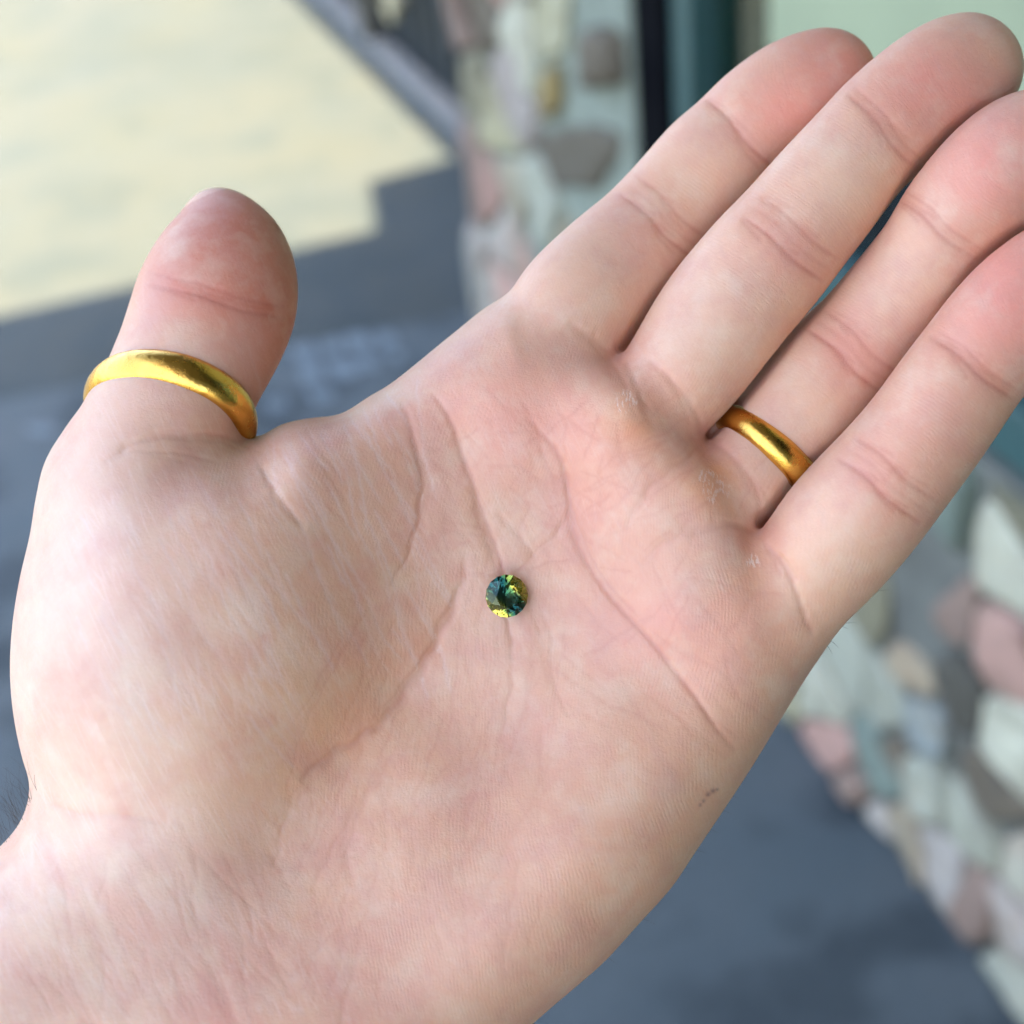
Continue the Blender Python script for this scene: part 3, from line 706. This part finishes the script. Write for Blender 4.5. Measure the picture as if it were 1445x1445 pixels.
ca = me.color_attributes.new('skin', 'FLOAT_COLOR', 'POINT')
ca.data.foreach_set('color', np.concatenate([np.clip(COLR, 0, 1), np.ones((n, 1))], 1).ravel().astype(np.float32))
dry = np.clip(thenar * 1.5 * np.clip((x - 60) / 120, 0, 1), 0, 1); dry = np.maximum(dry, .9 * wrist)
dry = np.maximum(dry, .35 * np.exp(-(((x - 690) / 190) ** 2 + ((y - 720) / 200) ** 2))) * face_up
for nm, arr in (('dry_lines', np.clip(dry + .12, 0, 1)), ('ridge_phase', phase), ('ridge_amount', np.clip(amp, 0, 1)), ('callus', calX)):
    at = me.attributes.new(nm, 'FLOAT', 'POINT'); at.data.foreach_set('value', arr.astype(np.float32))
at = me.attributes.new('rest', 'FLOAT_VECTOR', 'POINT'); at.data.foreach_set('vector', (P / 1000).astype(np.float32).ravel())

W = to_world(P); ORG = to_world([[400, 1300, -60]])[0]
me.vertices.foreach_set('co', (W - ORG).ravel()); me.update()
me.polygons.foreach_set('use_smooth', np.ones(len(me.polygons), bool))
hand = link(bpy.data.objects.new('person', me)); hand.location = ORG
tag(hand, 'person holding out an open left palm with a small round gemstone lying in it', 'person')

# skin material
t = NT('skin')
colr = t.node('ShaderNodeAttribute', attribute_name='skin').outputs['Color']
rest = t.node('ShaderNodeAttribute', attribute_name='rest').outputs['Vector']
phs = t.node('ShaderNodeAttribute', attribute_name='ridge_phase').outputs['Fac']
am = t.node('ShaderNodeAttribute', attribute_name='ridge_amount').outputs['Fac']
cal = t.node('ShaderNodeAttribute', attribute_name='callus').outputs['Fac']
warp = t.noise(rest, 45, 2); ph2 = t.math('ADD', phs, t.math('MULTIPLY', warp, 1.1))
sn = t.math('SINE', t.math('MULTIPLY', ph2, 2 * math.pi))
brk = t.math('MULTIPLY', t.mrange(t.noise(rest, 70, 2), .35, .6, .25, 1), t.mrange(t.noise(rest, 14, 3), .35, .62, .30, 1.1))
ridge = t.math('MULTIPLY', t.math('MULTIPLY', sn, am), brk)
# stretched wrinkle noise
def aligned(deg, stretch, loc=(0, 0, 0)):
    r_ = t.node('ShaderNodeMapping', {'Vector': rest, 'Rotation': (0, 0, math.radians(-deg)), 'Location': loc}).outputs[0]
    return t.node('ShaderNodeMapping', {'Vector': r_, 'Scale': (1 / stretch, 1, 1 / stretch)}).outputs[0]
mp = aligned(64, 5)
wr = t.noise(mp, 26, 4, .6)
mp2 = aligned(118, 4)
wr2 = t.noise(mp2, 30, 4, .6)
dry = t.node('ShaderNodeAttribute', attribute_name='dry_lines').outputs['Fac']
def net(deg, stretch, scale, loc):
    a_ = aligned(deg, stretch, loc)
    w_ = t.node('ShaderNodeVectorMath', {0: a_, 1: t.node('ShaderNodeVectorMath', {0: t.node('ShaderNodeTexNoise', {'Vector': a_, 'Scale': 30.0}).outputs[1], 3: .012}, operation='SCALE').outputs[0]}, operation='ADD').outputs[0]
    e_ = t.node('ShaderNodeTexVoronoi', {'Vector': w_, 'Scale': scale, 'Randomness': 1.0}, feature='DISTANCE_TO_EDGE').outputs[0]
    return t.mrange(e_, 0, .09, 1, 0)
n1 = net(64, 12, 70, (0, 0, 0)); n2 = net(56, 9, 54, (3, 1, 0)); n3 = net(76, 9, 44, (1, 5, 0))
nb = t.mrange(t.noise(rest, 22, 3), .38, .6, 0, 1); nb2 = t.mrange(t.noise(rest, 17, 3), .45, .62, 0, 1)
nets = t.math('MULTIPLY', t.math('MAXIMUM', t.math('MULTIPLY', n1, nb), t.math('MULTIPLY', t.math('MAXIMUM', n2, n3), nb2)), dry)
pore = t.noise(rest, 260, 3, .6)
flake = t.node('ShaderNodeTexVoronoi', {'Vector': rest, 'Scale': 150.0}, feature='DISTANCE_TO_EDGE').outputs[0]
fl = t.math('MULTIPLY', t.mrange(t.math('MULTIPLY', t.noise(rest, 60, 3, .6), cal), .22, .34, 0, 1), t.mrange(t.noise(t.node('ShaderNodeMapping', {'Vector': rest, 'Rotation': (0, 0, .8), 'Scale': (3, 1, 1)}).outputs[0], 110, 3, .6), .50, .58, 0, 1))
c1 = t.mix(t.mrange(ridge, -1, 1, .085, 0), colr, (.36, .16, .12, 1))
c1 = t.mix(t.mrange(wr, .30, .48, .12, 0), c1, (.50, .27, .22, 1))
c1 = t.mix(t.math('MULTIPLY', nets, .24), c1, (.86, .66, .52, 1))
blot = t.noise(rest, 9, 4, .6); c1 = t.mix(t.mrange(blot, .46, .68, 0, .50), c1, (.60, .27, .19, 1))
blot2 = t.noise(t.node('ShaderNodeMapping', {'Vector': rest, 'Location': (4, 2, 0)}).outputs[0], 13, 4, .6); c1 = t.mix(t.mrange(blot2, .50, .72, 0, .30), c1, (.76, .56, .38, 1))
fine_m = t.noise(rest, 34, 5, .65); c1 = t.mix(t.mrange(fine_m, .48, .70, 0, .16), c1, (.66, .30, .21, 1)); c1 = t.mix(t.mrange(fine_m, .52, .30, 0, .10), c1, (.80, .60, .42, 1))
c1 = t.mix(t.math('MULTIPLY', fl, .4), c1, (.85, .70, .55, 1))
t.set('Base Color', c1)
t.set('Subsurface Weight', .35); t.set('Subsurface Radius', (1.0, .36, .20)); t.set('Subsurface Scale', .0028)
t.set('Roughness', t.mrange(pore, .3, .7, .42, .60)); t.set('Specular IOR Level', .42)
b_ = t.bump(ridge, .27, .00004)
b_ = t.bump(wr, .28, .0003, b_); b_ = t.bump(pore, .35, .00012, b_); b_ = t.bump(fl, .4, .00006, b_)
t.set('Normal', b_)
me.materials.clear(); me.materials.append(t.m)

# ------------------------------------------------------------------ gold rings
t = NT('worn_gold'); p = t.obj()
a = t.noise(p, 380, 5, .65); b = t.noise(p, 1500, 3)
t.set('Base Color', t.mix(t.mrange(a, .35, .7, 0, .5), (.80, .435, .085, 1), (.66, .33, .055, 1))); t.set('Metallic', 1.0)
t.set('Roughness', t.mrange(a, .3, .7, .15, .32)); t.set('Normal', t.bump(t.noise(p, 900, 5, .7), .5, .00016, t.bump(t.noise(p, 160, 2), .5, .0006)))
M_gold = t.m
def make_ring(C_, axis, r, half, thick, label, flat=1.0, rx=1.0, up=None):
    """domed band: C_ centre, axis of the finger, inner radius r, half width, thickness (drawing units)"""
    ax = nrm(axis); u = nrm(np.cross(ax, [0, 0, 1.])); w = np.cross(ax, u)
    prof = []
    for k in range(13):
        a_ = math.pi * k / 12; prof.append((math.cos(a_) * half, thick * math.sin(a_)))
    for s in np.linspace(-1, 1, 7)[1:-1]: prof.append((s * half * .96, -1.5 + 1.5 * s * s))
    V = []; Fc = []; n1 = 120; m = len(prof)
    for i in range(n1):
        a_ = 2 * math.pi * i / n1; d_ = math.cos(a_) * u * rx + math.sin(a_) * w * flat
        wv = 1 + .012 * math.sin(3 * a_ + 1) + .008 * math.sin(7 * a_)
        for s, h in prof: V.append(np.array(C_) + ax * s * wv + d_ * (r + h * wv))
    for i in range(n1):
        for k in range(m): Fc.append((i * m + k, ((i + 1) % n1) * m + k, ((i + 1) % n1) * m + (k + 1) % m, i * m + (k + 1) % m))
    W_ = to_world(V); o_ = W_.mean(0)
    o = mesh_obj('ring', W_ - o_, Fc, M_gold, smooth=True); o.location = o_
    import bmesh
    bm = bmesh.new(); bm.from_mesh(o.data); bmesh.ops.recalc_face_normals(bm, faces=bm.faces); bm.to_mesh(o.data); bm.free()
    tag(o, label, 'ring', 'gold rings worn on the hand'); return o
make_ring((241, 579, -76), (.235, -.80, -.55), 105, 28, 21, 'wide polished gold ring worn on the thumb', .97)
make_ring((1088, 647, -82), (.655, -.72, -.22), 76, 23, 23, 'narrower gold ring worn on the ring finger beside the little finger', .98)

# ------------------------------------------------------------------ gemstone: round brilliant
def gem():
    Rg = 30.5; V = []; Fc = []
    def ringv(r, z, off, n_=8): 
        k = len(V)
        for i in range(n_):
            a_ = 2 * math.pi * (i + off) / n_; V.append((r * math.cos(a_), r * math.sin(a_), z))
        return list(range(k, k + n_))
    T = ringv(Rg * .56, 9.5, .5)
    S1 = ringv(Rg * .80, 6.0, 0)
    G1 = ringv(Rg, 1.0, 0, 16); G2 = ringv(Rg, -.8, 0, 16)
    B = ringv(Rg * .55, -12.6, .5); B2 = ringv(Rg * .26, -19.5, 0)
    k = len(V); V.append((0, 0, -25.5))
    Fc.append(T)
    for i in range(8):
        j = (i + 1) % 8
        Fc.append((S1[i], T[i], T[(i - 1) % 8]))                           # star
        Fc.append((T[i], S1[i], G1[(2 * i + 1) % 16], S1[j]))               # kite
        Fc.append((S1[i], G1[2 * i], G1[(2 * i + 1) % 16])); Fc.append((S1[i], G1[(2 * i - 1) % 16], G1[2 * i]))
    for i in range(16): Fc.append((G1[i], G2[i], G2[(i + 1) % 16], G1[(i + 1) % 16]))
    for i in range(8):
        j = (i + 1) % 8
        Fc.append((G2[2 * i], B[i], G2[(2 * i + 1) % 16])); Fc.append((G2[(2 * i + 1) % 16], B[i], G2[(2 * i + 2) % 16]))
        Fc.append((G2[2 * j], B[i], B2[j], B[j])); Fc.append((B[i], B2[i], k)); Fc.append((B[i], k, B2[j]))
    return V, Fc
Vg, Fg = gem()
za = .33; ca_, sa_ = math.cos(za), math.sin(za)
tilt = Matrix.Rotation(-.06, 3, 'X') @ Matrix.Rotation(.20, 3, 'Y') @ Matrix.Rotation(za, 3, 'Z')
gv = np.array([list(tilt @ Vector(v)) for v in Vg]); gv = gv * [1, 1, 1] + [715, 841, 21]
Wg = to_world(gv); og = Wg.mean(0)
gem_o = mesh_obj('gemstone', Wg - og, Fg, None); gem_o.location = og
import bmesh
bm = bmesh.new(); bm.from_mesh(gem_o.data); bmesh.ops.recalc_face_normals(bm, faces=bm.faces); bm.to_mesh(gem_o.data); bm.free()
at = gem_o.data.attributes.new('gemco', 'FLOAT_VECTOR', 'POINT'); at.data.foreach_set('vector', (np.array(Vg) / 29.5).astype(np.float32).ravel())
tag(gem_o, 'small round faceted green and yellow gemstone lying in the middle of the palm', 'gemstone')
t = NT('parti_sapphire'); t.n.remove(t.b)
gc = t.node('ShaderNodeAttribute', attribute_name='gemco').outputs['Vector']
sp = t.node('ShaderNodeSeparateXYZ', {0: gc}); 
zone = t.math('ABSOLUTE', t.math('ADD', t.math('MULTIPLY', sp.outputs[0], .50), t.math('MULTIPLY', sp.outputs[1], -.87)))
colg = t.ramp(t.mrange(t.math('ADD', zone, t.math('MULTIPLY', t.noise(gc, 3, 2), .3)), .3, .95, 0, 1), [(0, (.30, .46, .44, 1)), (.34, (.33, .49, .43, 1)), (.56, (.84, .78, .44, 1)), (1, (1, .92, .55, 1))])
glg = t.node('ShaderNodeBsdfGlass', {'Color': colg, 'Roughness': 0.0, 'IOR': 1.70})
t.l.new(glg.outputs[0], t.out.inputs[0]); gem_o.data.materials.append(t.m)

# ------------------------------------------------------------------ fine hairs on the edge of the hand and wrist
t = NT('hair'); t.set('Base Color', (.035, .022, .014, 1)); t.set('Roughness', .5); M_hair = t.m
def hairs(lst, name, rad):
    cu = bpy.data.curves.new(name, 'CURVE'); cu.dimensions = '3D'; cu.bevel_depth = rad; cu.bevel_resolution = 1
    for pts_ in lst:
        Wp = to_world(pts_) - ORG; s_ = cu.splines.new('POLY'); s_.points.add(len(Wp) - 1)
        for i, q in enumerate(Wp): s_.points[i].co = (*q, 1); s_.points[i].radius = 1 - .75 * i / (len(Wp) - 1)
    cu.materials.append(M_hair)
    tmp_ = bpy.data.objects.new(name, cu); COL.objects.link(tmp_)
    dg_ = bpy.context.evaluated_depsgraph_get(); m_ = bpy.data.meshes.new_from_object(tmp_.evaluated_get(dg_)); m_.name = name
    bpy.data.objects.remove(tmp_); o = bpy.data.objects.new(name, m_); COL.objects.link(o); o.parent = hand; o['kind'] = 'stuff'; return o
def hair(x, y, dx, dy, z=-60, bend=.15):
    out = []
    for k in np.linspace(-.25, 1, 7): out.append((x + dx * k - dy * bend * k * k, y + dy * k + dx * bend * k * k, z + 4 * k))
    return out
L = [hair(1240, 825, 16, -10), (hair(1232, 836, 22, -7)), hair(1248, 812, 8, -4), hair(1190, 880, 20, -4), hair(1187, 884, 10, 2), hair(1172, 904, 12, 8), hair(1168, 912, 8, 10),
     hair(1030, 1122, 12, 3), hair(1018, 1143, 16, 4), hair(1002, 1170, 12, 4), hair(982, 1200, 14, 2), hair(962, 1226, 18, -3), hair(905, 1296, 22, 6), hair(855, 1350, 16, 8)]
hairs(L, 'body_hair', .00004)
L = []
for i in range(44):
    tt = r2.random(); x0 = 44 - 60 * tt; y0 = 1108 + 85 * tt
    L.append(hair(x0 + 6, y0, r2.uniform(-34, -6), -r2.uniform(15, 60), r2.uniform(-20, 30), r2.uniform(-.7, .7)))
hairs(L, 'body_hair', .000025)
